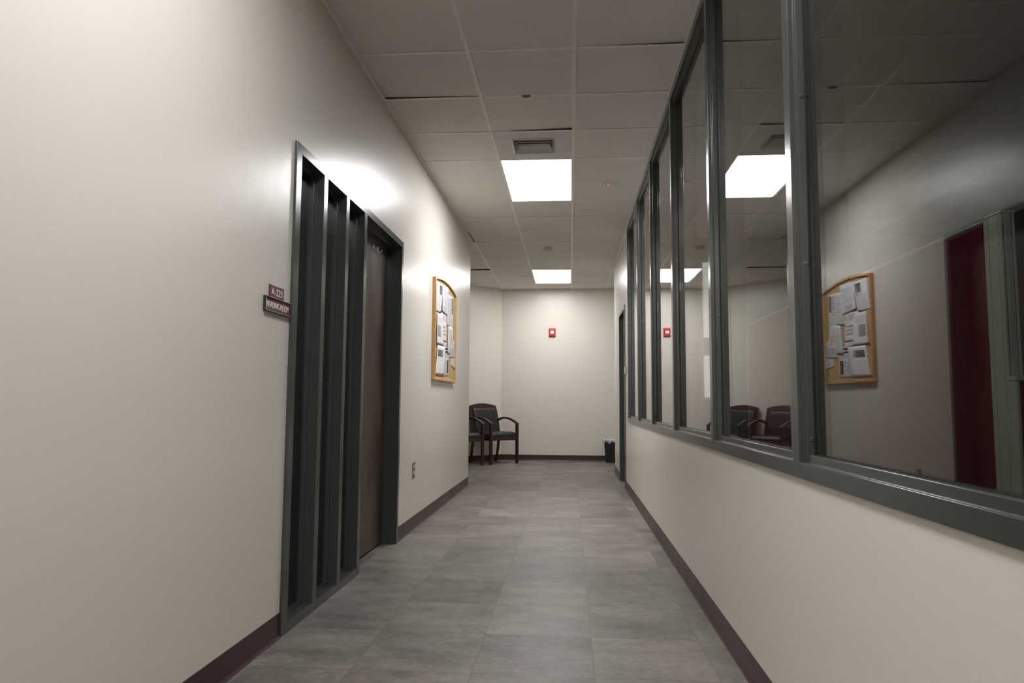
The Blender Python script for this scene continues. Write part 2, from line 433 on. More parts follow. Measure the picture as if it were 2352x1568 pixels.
# grid bars
bm = B()
def bar_y(x, y0, y1): box(bm, x - .012, x + .012, y0, y1, ZC, ZC + .0012); box(bm, x - .001, x + .001, y0, y1, ZC + .0012, ZC + .03, 1)
def bar_x(y, x0, x1): box(bm, x0, x1, y - .012, y + .012, ZC - .0001, ZC + .0011); box(bm, x0, x1, y - .001, y + .001, ZC + .0012, ZC + .03, 1)
for x in GX:
    if x < -1.0: bar_y(x, YLE, YE)
    elif x > .6: bar_y(x, YRE, YE)
    else: bar_y(x, YB, YE)
bar_y(1.246, YRE, YE); bar_y(1.856, YRE, YE)
for y in GY:
    x0 = -4.3 if y > YLE else XL; x1 = 2.2 if y > YRE else XR
    if y < YB or y > YE: continue
    if any(near(y, ly + .61) for ly in lights_y):
        bar_x(y, x0, -.584); bar_x(y, .026, x1)
    else: bar_x(y, x0, x1)
for x in ox[1:-1]: bar_y(x, -2.85, 8.6)
for y in oy[1:-1]: bar_x(y, XR + .135, 4.6)
# wall angle
def ang(x0, x1, y0, y1): box(bm, x0, x1, y0, y1, ZC - .0015, ZC + .0005)
ang(XL, XL + .022, YB, YLE + .022); ang(XR - .022, XR, YB, YRE + .022); ang(-4.3, XL + .022, YLE, YLE + .022)
ang(P0.x, 2.2, YE - .022, YE); ang(XR - .022, 2.2, YRE, YRE + .022)
prism(bm, [P0 + V((0, 0, ZC - .0015)), P0 + DD * LD + V((0, 0, ZC - .0015)), P0 + DD * LD + ND * .022 + V((0, 0, ZC - .0015)), P0 + ND * .022 + V((0, 0, ZC - .0015))], (0, 0, .002))
tag(obj('trim_1', bm, [M['grid'], M['web']]), 'off-white metal grid carrying the ceiling tiles', kind='structure')

# baseboards : cove base profile (d outwards, z)
CP = [(0, 0), (.013, 0), (.0125, .002), (.009, .006), (.005, .014), (.0035, .026), (.003, .04), (.003, .100), (.0015, .103), (0, .103)]
def base(bm, p0, p1, n):
    p0, p1, n = V((*p0, 0)), V((*p1, 0)), V((*n, 0)).normalized()
    prism(bm, [p0 + n * d + V((0, 0, z)) for d, z in CP], p1 - p0)
def baseobj(name, segs, label):
    bm = B()
    for s in segs: base(bm, *s)
    tag(obj(name, bm, M['base']), label, kind='structure')
baseobj('baseboard_left', [((XL, YB), (XL, DY0), (1, 0)), ((XL, DY1), (XL, YLE + .003), (1, 0)), ((XL + .003, YLE), (-3.5, YLE), (0, 1))], 'dark maroon cove base along the left wall')
baseobj('baseboard_right', [((XR, YB), (XR, RY0), (-1, 0)), ((XR, RY1), (XR, YRE + .003), (-1, 0)), ((XR - .003, YRE), (2.2, YRE), (0, 1))], 'dark maroon cove base along the right wall')
baseobj('baseboard_end', [((P0.x, YE), (2.2, YE), (0, -1))], 'dark maroon cove base along the end wall')
baseobj('baseboard_diagonal', [((P0.x, P0.y), (P0.x + DD.x * LD, P0.y + DD.y * LD), (1, -1))], 'dark maroon cove base along the angled wall')

# ------------------------------------------------------------------ left door unit : frame, three sidelights, door
door = empty('door_1', (FL, DY0, 0)); tag(door, 'charcoal framed dark wood door with three narrow sidelights', kind='structure')
OZ0, OZ1 = .043, DZ - .045
edges = [(3.092, 3.392), (3.446, 3.750), (3.803, 4.100)]
DO0, DO1 = 4.154, 5.048
XB = XL - TL - .012
# jambs, head, sill : side view profile has a soffit stop in the middle
def vert_member(bm, y0, y1, z0, z1, left=True, right=True):
    box(bm, XB, FL, y0, y1, z0, z1)
def stop_y(bm, y, s, z0, z1, xa, xb): box(bm, xa, xb, min(y, y + s * .012), max(y, y + s * .012), z0, z1)
SXA, SXB = FL - .088, FL - .050
bm = B()
vert_member(bm, DY0, edges[0][0], 0, DZ); vert_member(bm, DO1, DY1, 0, DZ)
stop_y(bm, edges[0][0], 1, OZ0, OZ1, SXA, SXB)
box(bm, XB, FL, edges[0][0], DO1, OZ1, DZ)
box(bm, XB, FL, edges[0][0], edges[2][1] + .001, 0, OZ0)
for a, b_ in edges:
    box(bm, SXA, SXB, a, b_, OZ1 - .012, OZ1); box(bm, SXA, SXB, a, b_, OZ0, OZ0 + .012)
box(bm, XB, FL - .062, DO0, DO1, OZ1 - .016, OZ1)      # door head stop rabbet
box(bm, FL - .150, FL - .100, DO1 - .016, DO1, 0, OZ1)
obj('door_frame', bm, M['frame'], door, bevel=.0016)
for k, (y0, y1) in enumerate(((edges[0][1], edges[1][0]), (edges[1][1], edges[2][0]), (edges[2][1], DO0))):
    bm = B()
    if k < 2: box(bm, XB, FL - .0004, y0, y1, OZ0 - .02, OZ1 + .02)
    else: box(bm, XB, FL - .0004, y0, y1, 0, OZ1 + .02)
    stop_y(bm, y0, -1, OZ0, OZ1, SXA, SXB)
    if k < 2: stop_y(bm, y1, 1, OZ0, OZ1, SXA, SXB)
    obj('mullion', bm, M['frame'], door, bevel=.0016)
for a, b_ in edges:
    bm = B(); box(bm, SXA + .012, SXA + .018, a + .001, b_ - .001, OZ0 + .001, OZ1 - .001)
    obj('glass_pane', bm, M['glass1'], door)
bm = B(); box(bm, FL - .150, FL - .106, DO0 + .004, DO1 - .004, .012, OZ1 - .008)
leaf = obj('door_leaf', bm, M['door'], door, bevel=.001)
XF = FL - .106
def hook(y, z):
    bm = B()
    pts = [V((XF, y, z + .02)), V((XF + .008, y, z + .016)), V((XF + .012, y, z)), V((XF + .016, y, z - .012)), V((XF + .026, y, z - .014)), V((XF + .034, y, z - .006)), V((XF + .036, y, z + .004))]
    sweep(bm, pts, .006, .004, side=V((0, 1, 0)))
    box(bm, XF, XF + .003, y - .009, y + .009, z - .002, z + .026)
    obj('coat_hook', bm, M['whiteplastic'], leaf, bevel=.001, label='small white stick-on hook')
hook(4.655, 2.045); hook(4.745, 2.045)
bm = B()
lathe(bm, [(.030, 0), (.032, .004), (.028, .009), (.012, .011), (.011, .040), (.012, .046)], (XF, DO0 + .062, 1.015), 'x')
sweep(bm, [(XF + .042, DO0 + .055 + t, 1.015 + .004 * math.sin(t * 20)) for t in (0, .03, .06, .09, .12)], .013, .017, side=V((1, 0, 0)))
obj('door_handle', bm, M['steel'], leaf, bevel=.002, label='steel lever handle', smooth=False)
bm = B(); box(bm, XF - .040, XF - .004, DO0, DO1, 0, .005)
obj('door_gap_shade', bm, M['black'], door)  # black strip painting the shade of the gap under the leaf

# ------------------------------------------------------------------ right window
win = empty('window_1', (FR, WY0, WZ0)); tag(win, 'long charcoal framed interior window reflecting the corridor', kind='structure')
GLX = .684; H = .0275
XBK = XR + .147
prof_s = [(FR, 0), (FR, .045), (.662, .045), (.662, .068), (.6835, .068), (.6835, .050), (.6925, .050), (.6925, .068), (.715, .068), (.715, .045), (XBK, .045), (XBK, 0)]
bm = B(); prism(bm, [(x, WY0, WZ0 + z) for x, z in prof_s], (0, WY1 - WY0, 0)); obj('sill_rail', bm, M['frame'], win, bevel=.0014)
bm = B(); prism(bm, [(x, WY0, ZC + .004 - z * 1.1) for x, z in prof_s], (0, WY1 - WY0, 0)); obj('head_rail', bm, M['frame'], win, bevel=.0014)
ZS0, ZS1 = WZ0 + .045, ZC - .045
far_edges = [-.28, .929, 2.139, 3.347, 4.556, 5.742, 6.884]
mull = [(e - 2 * H, e) for e in far_edges] + [(WY1 - .055, WY1)]
mull = [(WY0, WY0 + .055)] + mull
ST = .024
for k, (y0, y1) in enumerate(mull):
    a = ST if k > 0 else 0; b2 = ST if k < len(mull) - 1 else 0
    FS, FG, BG, BS = .6616, .6831, .6929, .7154
    P = [(FR - .0004, y0), (FS, y0), (FS, y0 - a), (FG, y0 - a), (FG, y0 - a + .006), (BG, y0 - a + .006), (BG, y0 - a), (BS, y0 - a), (BS, y0), (XBK + .0004, y0),
         (XBK + .0004, y1), (BS, y1), (BS, y1 + b2), (BG, y1 + b2), (BG, y1 + b2 - .006), (FG, y1 + b2 - .006), (FG, y1 + b2), (FS, y1 + b2), (FS, y1), (FR - .0004, y1)]
    if a == 0: P = [p for i, p in enumerate(P) if i not in (2, 3, 4, 5, 6, 7)]
    if b2 == 0: P = [p for p in P if p[1] <= y1]; 
    # drop duplicate points
    Q = []
    for p in P:
        if not Q or (abs(p[0] - Q[-1][0]) + abs(p[1] - Q[-1][1])) > 1e-6: Q.append(p)
    bm = B(); prism(bm, [(x, y, ZS0 - .03) for x, y in Q], (0, 0, ZS1 - ZS0 + .06))
    mo = obj('mullion', bm, M['frame'], win, bevel=.0014)
    if k >= 2:
        for z in (.906, 1.405, 1.900, 2.400, 2.86):
            bm = B(); yy = y0 - a
            lathe(bm, [(.0062, 0), (.0062, .0014), (.0050, .0026), (.0022, .0026), (.0020, .0012)], (.6735, yy, z), 'y', seg=14, sgn=-1)
            obj('screw', bm, M['screw'], mo, label='steel screw head')
for k in range(len(mull) - 1):
    y0 = mull[k][1] + ST - .004; y1 = mull[k + 1][0] - ST + .004
    bm = B(); box(bm, GLX, GLX + .0075, y0, y1, WZ0 + .064, ZC - .066)
    obj('glass_pane', bm, M['glass'], win)
    bm = B(); g = .0025; Y0, Y1, Z0, Z1 = mull[k][1] + ST, mull[k + 1][0] - ST, WZ0 + .068, ZC + .004 - .0748
    for q in ((Y0, Y0 + g, Z0, Z1), (Y1 - g, Y1, Z0, Z1), (Y0, Y1, Z0, Z0 + g), (Y0, Y1, Z1 - g, Z1)): box(bm, .6805, GLX - .0001, *q)
    obj('gasket', bm, M['black'], win)

# ------------------------------------------------------------------ right door
d2 = empty('door_2', (FR, RY0, 0)); tag(d2, 'dark wood door in a charcoal steel frame at the end of the right wall', kind='structure')
bm = B(); XB2 = XR + .147
box(bm, FR, XB2, RY0, RY0 + .05, 0, RZ); box(bm, FR, XB2, RY1 - .05, RY1, 0, RZ); box(bm, FR, XB2, RY0 + .05, RY1 - .05, RZ - .05, RZ)
box(bm, FR + .098, XB2 - .01, RY0 + .05, RY0 + .066, 0, RZ - .05); box(bm, FR + .098, XB2 - .01, RY1 - .066, RY1 - .05, 0, RZ - .05)
obj('door_frame', bm, M['frame'], d2, bevel=.0016)
bm = B(); box(bm, FR + .052, FR + .096, RY0 + .053, RY1 - .053, .012, RZ - .054)
leaf2 = obj('door_leaf', bm, M['door'], d2, bevel=.001)
bm = B()
lathe(bm, [(.030, 0), (.032, .004), (.028, .009), (.012, .011), (.011, .036)], (FR + .052, RY0 + .12, 1.0), 'x', sgn=-1)
sweep(bm, [(FR + .018, RY0 + .115 + t, 1.0) for t in (0, .04, .08, .12)], .013, .017, side=V((1, 0, 0)))
obj('door_handle', bm, M['steel'], leaf2, bevel=.002)

# ------------------------------------------------------------------ ceiling lights
def ceiling_light(y, label, group=None, lamp='lamp'):
    t = empty('ceiling_light', (-.279, y + .61, ZC))
    tag(t, label, 'ceiling light', group)
    x0, x1, y0, y1 = -.579, .021, y + .006, y + 1.214
    w = .010
    bm = B()
    for q in ((x0, x0 + w, y0, y1), (x1 - w, x1, y0, y1), (x0 + w, x1 - w, y0, y0 + w), (x0 + w, x1 - w, y1 - w, y1)): box(bm, *q, ZC + .0013, ZC + .05)
    box(bm, x0, x1, y0, y1, ZC + .05, ZC + .055)
    obj('light_frame', bm, M['grid'], t, bevel=.001)
    bm = B(); r = .016
    def rr(x0, x1, y0, y1, r, z):
        p = []
        for cx, cy, a0 in ((x1 - r, y0 + r, -90), (x1 - r, y1 - r, 0), (x0 + r, y1 - r, 90), (x0 + r, y0 + r, 180)):
            for i in range(5):
                a = math.radians(a0 + i * 22.5); p.append((cx + r * math.cos(a), cy + r * math.sin(a), z))
        return p
    prism(bm, rr(x0 + w, x1 - w, y0 + w, y1 - w, r, ZC + .003), (0, 0, .006))
    obj('diffuser', bm, M[lamp], t, label='glowing white flat diffuser')
    return t
ceiling_light(lights_y[0], 'bright rectangular ceiling light panel beside the air vent, the nearer one')
ceiling_light(lights_y[1], 'bright rectangular ceiling light panel near the end wall, the farther one', None, 'lampb')
ceiling_light(lights_y[2], 'bright rectangular ceiling light panel overhead beside the viewer', None, 'lampa')
ceiling_light(lights_y[3], 'unseen ceiling light panel added behind the viewer to brighten the near walls', None, 'lampa')  # added out of view to brighten the near walls, spaced like the others

# ------------------------------------------------------------------ air vent
vt = empty('ceiling_vent', (-.279, 5.393, ZC)); tag(vt, 'pale metal air vent with louvres in a ceiling panel beside the nearer light', 'air vent')
vx, vy = -.283, 5.388
bm = B()
px0, px1, py0, py1 = -.572, .014, 5.100, 5.686
hx, hy = .160, .152
for q in ((px0, vx - hx, py0, py1), (vx + hx, px1, py0, py1), (vx - hx, vx + hx, py0, vy - hy), (vx - hx, vx + hx, vy + hy, py1)): box(bm, *q, ZC + .0013, ZC + .003)
obj('face_panel', bm, M['ventwhite'], vt)
def rect_ring(bm, hx0, hy0, z0, hx1, hy1, z1, th=.0015):
    a = [(vx + s * hx0, vy + t * hy0, z0) for s, t in ((-1, -1), (1, -1), (1, 1), (-1, 1))]
    b = [(vx + s * hx1, vy + t * hy1, z1) for s, t in ((-1, -1), (1, -1), (1, 1), (-1, 1))]
    A = [bm.verts.new(p) for p in a]; Bv = [bm.verts.new(p) for p in b]
    A2 = [bm.verts.new((p[0], p[1], p[2] + th)) for p in a]; B2 = [bm.verts.new((p[0], p[1], p[2] + th)) for p in b]
    for i in range(4):
        j = (i + 1) % 4
        bm.faces.new((A[i], A[j], Bv[j], Bv[i])); bm.faces.new((A2[i], B2[i], B2[j], A2[j])); bm.faces.new((A[i], A2[i], A2[j], A[j])); bm.faces.new((Bv[i], Bv[j], B2[j], B2[i]))
bm = B(); rect_ring(bm, hx + .004, hy + .004, ZC - .001, hx - .006, hy - .006, ZC - .0055, .002); obj('vent_rim', bm, M['ventwhite'], vt)
for k in range(4):
    bm = B(); a = .030 + k * .001
    hx0, hy0 = hx - .008 - k * .014, hy - .008 - k * .046
    zl = ZC - .008
    if k < 3:
        rect_ring(bm, hx0, hy0, zl, hx0 - .014, hy0 - .040, ZC + .026)
        rect_ring(bm, hx0 + .0005, hy0 + .0005, zl + .004, hx0, hy0, zl - .001, .0006)
    else: box(bm, vx - hx0, vx + hx0, vy - hy0, vy + hy0, zl - .001, zl + .006)
    obj('louvre', bm, M['ventwhite'], vt)
bm = B(); box(bm, px0, px1, py0, py1, ZC + .045, ZC + .047); obj('duct_back', bm, M['plenum'], vt)

# ceiling sensors and bits
s1 = empty('motion_sensor', (.345, 6.385, ZC)); tag(s1, 'small flat white ceiling sensor with a red indicator right of the nearer light', 'sensor')
bm = B(); box(bm, .279, .411, 6.348, 6.418, ZC - .018, ZC + .004); obj('housing', bm, M['whiteplastic'], s1, bevel=.004)
bm = B(); lathe(bm, [(.009, 0), (.009, .005), (.005, .008)], (.350, 6.362, ZC - .017), 'z', 14, -1); obj('indicator_lamp', bm, M['led'], s1, label='glowing red indicator')
bm = B(); lathe(bm, [(.062, 0), (.062, .010), (.055, .018), (.048, .030), (.030, .038), (.012, .040)], (-.282, 9.08, ZC), 'z', 32, -1)
tag(obj('smoke_detector', bm, M['detgrey'], smooth=False, bevel=.001), 'round grey smoke detector on the ceiling between the two light panels', 'smoke detector')
bm = B(); box(bm, -.312, -.256, 4.464, 4.482, ZC - .006, ZC + .003); box(bm, -.300, -.268, 4.468, 4.478, ZC - .010, ZC - .006)
tag(obj('grid_clip', bm, M['clip'], bevel=.001), 'small brown clip on the ceiling grid in front of the vent', 'clip')

# ------------------------------------------------------------------ signs
def text_mesh(body, width, height, parent, name, mat_, origin, flip=False, th=.0012):
    """lettering on a wall facing +X (reads along +Y) or, flip, facing -X (reads along -Y)"""
    cu = bpy.data.curves.new(name, 'FONT'); cu.body = body; cu.size = 1.0; cu.extrude = .02; cu.offset = .006
    to = bpy.data.objects.new(name, cu); C.objects.link(to)
    dg = bpy.context.evaluated_depsgraph_get(); me = bpy.data.meshes.new_from_object(to.evaluated_get(dg))
    bpy.data.objects.remove(to); bpy.data.curves.remove(cu)
    xs_ = [v.co.x for v in me.vertices]; ys_ = [v.co.y for v in me.vertices]; zs_ = [v.co.z for v in me.vertices]
    sx = width / (max(xs_) - min(xs_)); sy = height / (max(ys_) - min(ys_)); x0, y0, z0 = min(xs_), min(ys_), min(zs_)
    sz = th / (max(zs_) - z0)
    for v in me.vertices:
        a, b, c = (v.co.x - x0) * sx, (v.co.y - y0) * sy, (v.co.z - z0) * sz
        v.co = (origin[0] + c, origin[1] + a, origin[2] + b) if not flip else (origin[0] - c, origin[1] - a, origin[2] + b)
    me.materials.clear(); me.materials.append(mat_)
    o = bpy.data.objects.new(name, me); C.objects.link(o)
    o.parent = parent; me.transform(world_of(parent).inverted()); o['_w'] = 1
    return o
sg = empty('room_number_sign', (XL, 2.805, 1.430)); tag(sg, 'small maroon plate reading A-223 above the reading room sign', 'sign')
bm = B(); box(bm, XL, XL + .005, 2.806, 2.952, 1.4335, 1.486); obj('plate', bm, M['maroonsign'], sg, bevel=.0006)
text_mesh('A-223', .112, .030, sg, 'lettering', M['letter'], (XL + .005, 2.822, 1.4440))
sg = empty('room_name_sign', (XL, 2.755, 1.370)); tag(sg, 'wide maroon READING ROOM sign in a dark holder left of the door', 'sign')
bm = B()
y0, y1, z0, z1 = 2.757, 3.018, 1.3705, 1.4325; w = .0045
box(bm, XL, XL + .006, y0, y1, z0, z1)
box(bm, XL + .006, XL + .014, y0, y1, z1 - w, z1); box(bm, XL + .006, XL + .014, y0, y1, z0, z0 + w)
box(bm, XL + .006, XL + .012, y0, y0 + .004, z0, z1); box(bm, XL + .006, XL + .012, y1 - .006, y1, z0, z1)
obj('holder', bm, M['signframe'], sg, bevel=.0008)
bm = B(); box(bm, XL + .006, XL + .0085, y0 + .010, y1 - .007, z0 + w, z1 - w); obj('plate', bm, M['maroonsign'], sg)
bm = B(); box(bm, XL + .006, XL + .011, y0 + .005, y0 + .010, z0 + w, z1 - w); obj('edge_strip', bm, M['letter'], sg, label='white strip at the left edge')
text_mesh('READING ROOM', .222, .027, sg, 'lettering', M['letter'], (XL + .0085, 2.775, 1.3865))
sg = empty('door_sign', (XR, 8.33, 1.33)); tag(sg, 'small plate on the right wall between the window and the far door', 'sign')
bm = B(); box(bm, XR - .016, XR, 8.30, 8.455, 1.345, 1.430); obj('holder', bm, M['steel'], sg, bevel=.001)
bm = B(); box(bm, XR - .0175, XR - .016, 8.31, 8.445, 1.353, 1.422); obj('plate', bm, M['letter'], sg)

# outlet on the left wall
ol = empty('wall_outlet', (XL, 5.60, .46)); tag(ol, 'small metal outlet plate low on the left wall beyond the door', 'electrical outlet')
bm = B(); box(bm, XL, XL + .007, 5.575, 5.650, .405, .527); obj('cover_plate', bm, M['steel'], ol, bevel=.003)
for z in (.440, .492):
    bm = B(); lathe(bm, [(.017, 0), (.017, .003), (.015, .004)], (XL + .0065, 5.6125, z), 'x', 20)
    obj('socket', bm, M['cream'], ol, label='cream socket')

# ------------------------------------------------------------------ fire alarm
fa = empty('fire_alarm', (-.312, YE, 2.235)); tag(fa, 'red fire alarm with a clear strobe on the end wall', 'fire alarm')
cx, cz = -.312, 2.237
bm = B()
hw, hh, dp = .062, .080, .042
prism(bm, [(cx - hw, YE, cz - hh), (cx + hw, YE, cz - hh), (cx + hw, YE, cz + hh), (cx - hw, YE, cz + hh)], (0, -.012, 0)); box(bm, cx - .04, cx + .04, YE - .002, YE + .003, cz - .04, cz + .04)
a = [(cx - hw, YE - .012, cz - hh), (cx + hw, YE - .012, cz - hh), (cx + hw, YE - .012, cz + hh), (cx - hw, YE - .012, cz + hh)]
b_ = [(cx - hw + .008, YE - dp, cz - hh + .022), (cx + hw - .008, YE - dp, cz - hh + .022), (cx + hw - .008, YE - dp + .006, cz + hh - .010), (cx - hw + .008, YE - dp + .006, cz + hh - .010)]
A = [bm.verts.new(p) for p in a]; Bq = [bm.verts.new(p) for p in b_]
bm.faces.new(A); bm.faces.new(Bq)
for i in range(4): bm.faces.new((A[i], A[(i + 1) % 4], Bq[(i + 1) % 4], Bq[i]))
obj('alarm_body', bm, M['alarmred'], fa, bevel=.003)
bm = B()
for s in (-1, 1):
    for k in range(6): box(bm, cx + s * .046 - .006, cx + s * .046 + .006, YE - dp - .001, YE - dp + .004, cz - .030 + k * .012, cz - .026 + k * .012)
box(bm, cx - .022, cx - .008, YE - dp - .001, YE - dp + .004, cz - .046, cz - .036); box(bm, cx + .008, cx + .022, YE - dp - .001, YE - dp + .004, cz - .046, cz - .036)
obj('sounder_grille', bm, mat('alarm_grille', (.12, .008, .008), .5, vary=.1), fa)
bm = B(); prism(bm, [(cx - .028, YE - dp + .002, cz - .030), (cx + .028, YE - dp + .002, cz - .030), (cx + .028, YE - dp + .002, cz + .026), (cx - .028, YE - dp + .002, cz + .026)], (0, -.012, 0))
box(bm, cx - .015, cx + .015, YE - dp - .020, YE - dp - .009, cz - .024, cz + .020)
obj('strobe_lens', bm, M['lens'], fa, bevel=.003, label='clear strobe lens')

# ------------------------------------------------------------------ notice board
nb = empty('notice_board', (XL, 6.86, 1.2)); tag(nb, 'oak framed cork notice board with an arched top on the left wall', 'notice board')
BY0, BY1, BZ0, BZ1, RISE = 6.275, 7.445, 1.203, 2.140, .055
def arch(y, off=0): 
    t = (y - (BY0 + BY1) / 2) / ((BY1 - BY0) / 2); return BZ1 + RISE * (1 - t * t) - off
fw = .026; n = 24; TF = .034
bm = B()
ys = [BY0 + (BY1 - BY0) * i / n for i in range(n + 1)]
outer = [(y, arch(y)) for y in ys]
yi = [BY0 + fw + (BY1 - BY0 - 2 * fw) * i / n for i in range(n + 1)]
inner = [(y, arch(y, fw)) for y in yi]
def ringband(bm, o, i, x0, x1):
    a = [bm.verts.new((x1, *p)) for p in o]; b = [bm.verts.new((x1, *p)) for p in i]; c = [bm.verts.new((x0, *p)) for p in o]; d = [bm.verts.new((x0, *p)) for p in i]
    m_ = len(o)
    for k in range(m_):
        j = (k + 1) % m_
        bm.faces.new((a[k], a[j], b[j], b[k])); bm.faces.new((c[k], d[k], d[j], c[j])); bm.faces.new((a[k], c[k], c[j], a[j])); bm.faces.new((b[k], b[j], d[j], d[k]))
O = outer + [(BY1, BZ0), (BY0, BZ0)]; I = inner + [(BY1 - fw, BZ0 + fw), (BY0 + fw, BZ0 + fw)]
ringband(bm, O, I, XL, XL + TF)
obj('board_frame', bm, M['oak'], nb, bevel=.004, seg=3)
bm = B(); prism(bm, [(XL, y, z) for y, z in I], (.018, 0, 0)); obj('cork_panel', bm, M['cork'], nb)
XC = XL + .018
sheet_mats = [M[k] for k in ('paper', 'text', 'textd', 'greytext', 'cal', 'pgrey', 'pdark', 'pblack', 'plight', 'pcolor')]
SI = dict(paper=0, text=1, textd=2, greytext=3, cal=4, pgrey=5, pdark=6, pblack=7, plight=8, pcolor=9)
def sheet(label, TL_, TR_, BR_, BL_, blocks, off=.001, curl=(0, 0, 0, 0), bulge=.0, name='pinned_paper'):
    """corners given as (y, z) on the board; blocks (u0, v0, u1, v1, kind), v from the bottom; curl = how far corners TL TR BR BL stand off"""
    us = sorted(set([0, 1] + [i / 10 for i in range(11)] + [b[0] for b in blocks] + [b[2] for b in blocks]))
    vs = sorted(set([0, 1] + [i / 12 for i in range(13)] + [b[1] for b in blocks] + [b[3] for b in blocks]))
    bm = B(); uvl = bm.loops.layers.uv.new('UVMap'); grid = []
    for v in vs:
        row = []
        for u in us:
            y = (1 - v) * ((1 - u) * BL_[0] + u * BR_[0]) + v * ((1 - u) * TL_[0] + u * TR_[0])
            z = (1 - v) * ((1 - u) * BL_[1] + u * BR_[1]) + v * ((1 - u) * TL_[1] + u * TR_[1])
            c = curl[0] * ((1 - u) * v) ** 2 + curl[1] * (u * v) ** 2 + curl[2] * (u * (1 - v)) ** 2 + curl[3] * ((1 - u) * (1 - v)) ** 2
            x = XC + off * .7 + c * .6 + .55 * bulge * math.sin(PI * v) * (.4 + .6 * u)
            row.append(bm.verts.new((x, y, z)))
        grid.append(row)
    for j in range(len(vs) - 1):
        for i in range(len(us) - 1):
            f = bm.faces.new((grid[j][i], grid[j][i + 1], grid[j + 1][i + 1], grid[j + 1][i])); f.smooth = True
            uc, vc = (us[i] + us[i + 1]) / 2, (vs[j] + vs[j + 1]) / 2; f.material_index = 0
            bb = (0, 0, 1, 1)
            for b in blocks:
                if b[0] < uc < b[2] and b[1] < vc < b[3]: f.material_index = SI[b[4]]; bb = b
            for lp, (uu, vv) in zip(f.loops, ((us[i], vs[j]), (us[i + 1], vs[j]), (us[i + 1], vs[j + 1]), (us[i], vs[j + 1]))):
                lp[uvl].uv = ((uu - bb[0]) / (bb[2] - bb[0]), (vv - bb[1]) / (bb[3] - bb[1]))
    me_o = obj(name, bm, sheet_mats)
    sd = me_o.modifiers.new('thick', 'SOLIDIFY'); sd.thickness = .0004; sd.offset = 0
    tag(me_o, label, 'paper', 'papers pinned to the notice board')
    return me_o
sheet('curled flyer with a dark photo at the upper near corner of the notice board', (6.36, 2.118), (6.63, 2.118), (6.56, 1.838), (6.320, 1.838),
      [(.1, .05, .9, .55, 'text'), (.55, .62, .95, .93, 'pdark'), (.80, .0, 1, .06, 'pblack'), (.45, .50, .95, .62, 'plight')], .002, (.0, .02, .012, .004), .012)
sheet('white page with a faint map and pale grey block under the notice board arch', (6.655, 2.128), (6.985, 2.145), (6.895, 1.860), (6.590, 1.870),
      [(.08, .30, .92, .86, 'plight'), (.22, .90, .6, .93, 'textd'), (.18, .04, .82, .26, 'greytext')], .007, (0, 0, .016, .022), .016)
sheet('calendar page with three rows of small boxes amid the notice board', (6.560, 1.862), (6.905, 1.868), (6.895, 1.590), (6.555, 1.585),
      [(.1, .22, .92, .60, 'cal'), (.3, .70, .72, .92, 'textd'), (.08, .72, .18, .86, 'pcolor'), (.82, .72, .92, .86, 'pcolor')], .003, (0, 0, .004, .004), .004)
sheet('white page with tall grey picture halfway up the near side of the board', (6.405, 1.826), (6.650, 1.832), (6.700, 1.540), (6.345, 1.535),
      [(.1, .25, .62, .62, 'pgrey'), (.1, .68, .9, .9, 'text')], .009, (0, 0, .006, .018), .010)
sheet('page with a dark and grey picture, just below the calendar', (6.640, 1.582), (6.925, 1.590), (6.925, 1.395), (6.640, 1.392),
      [(.12, .45, .55, .82, 'pdark'), (.55, .45, .9, .82, 'pgrey'), (.1, .88, .8, .95, 'text'), (.1, .08, .9, .38, 'greytext')], .002)
sheet('large mostly blank white page with dark picture, lower near corner of notice board', (6.43, 1.528), (6.835, 1.540), (6.760, 1.258), (6.325, 1.252),
      [(.10, .62, .58, .86, 'pdark'), (.58, .62, .72, .86, 'pgrey')], .010, (.0, 0, .006, .004), .012)
sheet('page with two black bars and a dark column low on the notice board', (6.760, 1.540), (7.060, 1.552), (7.060, 1.262), (6.735, 1.256),
      [(.15, .90, .95, .975, 'pblack'), (.15, .80, .95, .86, 'pblack'), (.1, .62, .95, .76, 'text'), (.68, .10, .95, .56, 'pblack'), (.1, .08, .6, .55, 'textd')], .003)
sheet('white letter hanging straight, in the upper middle of the notice board', (6.985, 2.082), (7.125, 2.092), (7.100, 1.772), (6.905, 1.752),
      [(.2, .1, .9, .9, 'text')], .004, (0, 0, 0, .008), .004)
sheet('newspaper page dense with dark print, at the upper far side of the notice board', (7.125, 2.092), (7.300, 2.100), (7.300, 1.772), (7.110, 1.762),
      [(.05, .35, .55, .95, 'textd'), (.6, .45, .95, .95, 'pdark'), (.05, .05, .95, .30, 'text')], .002)
sheet('narrow white page right of the calendar, halfway up the notice board', (7.000, 1.765), (7.165, 1.772), (7.120, 1.490), (6.925, 1.484),
      [(.15, .1, .9, .88, 'text')], .008, (0, 0, .0, .014), .008)
sheet('white page with coloured blue and orange print, at the far middle of the notice board', (7.130, 1.780), (7.290, 1.770), (7.370, 1.470), (7.115, 1.455),
      [(.1, .5, .45, .9, 'textd'), (.5, .35, .75, .70, 'pcolor'), (.1, .06, .9, .32, 'greytext')], .004, (0, 0, .006, 0))
sheet('small torn white page lowest at the far side of the notice board', (7.215, 1.640), (7.405, 1.640), (7.430, 1.350), (7.215, 1.375),
      [(.1, .1, .9, .8, 'text')], .002, (0, 0, .010, 0))

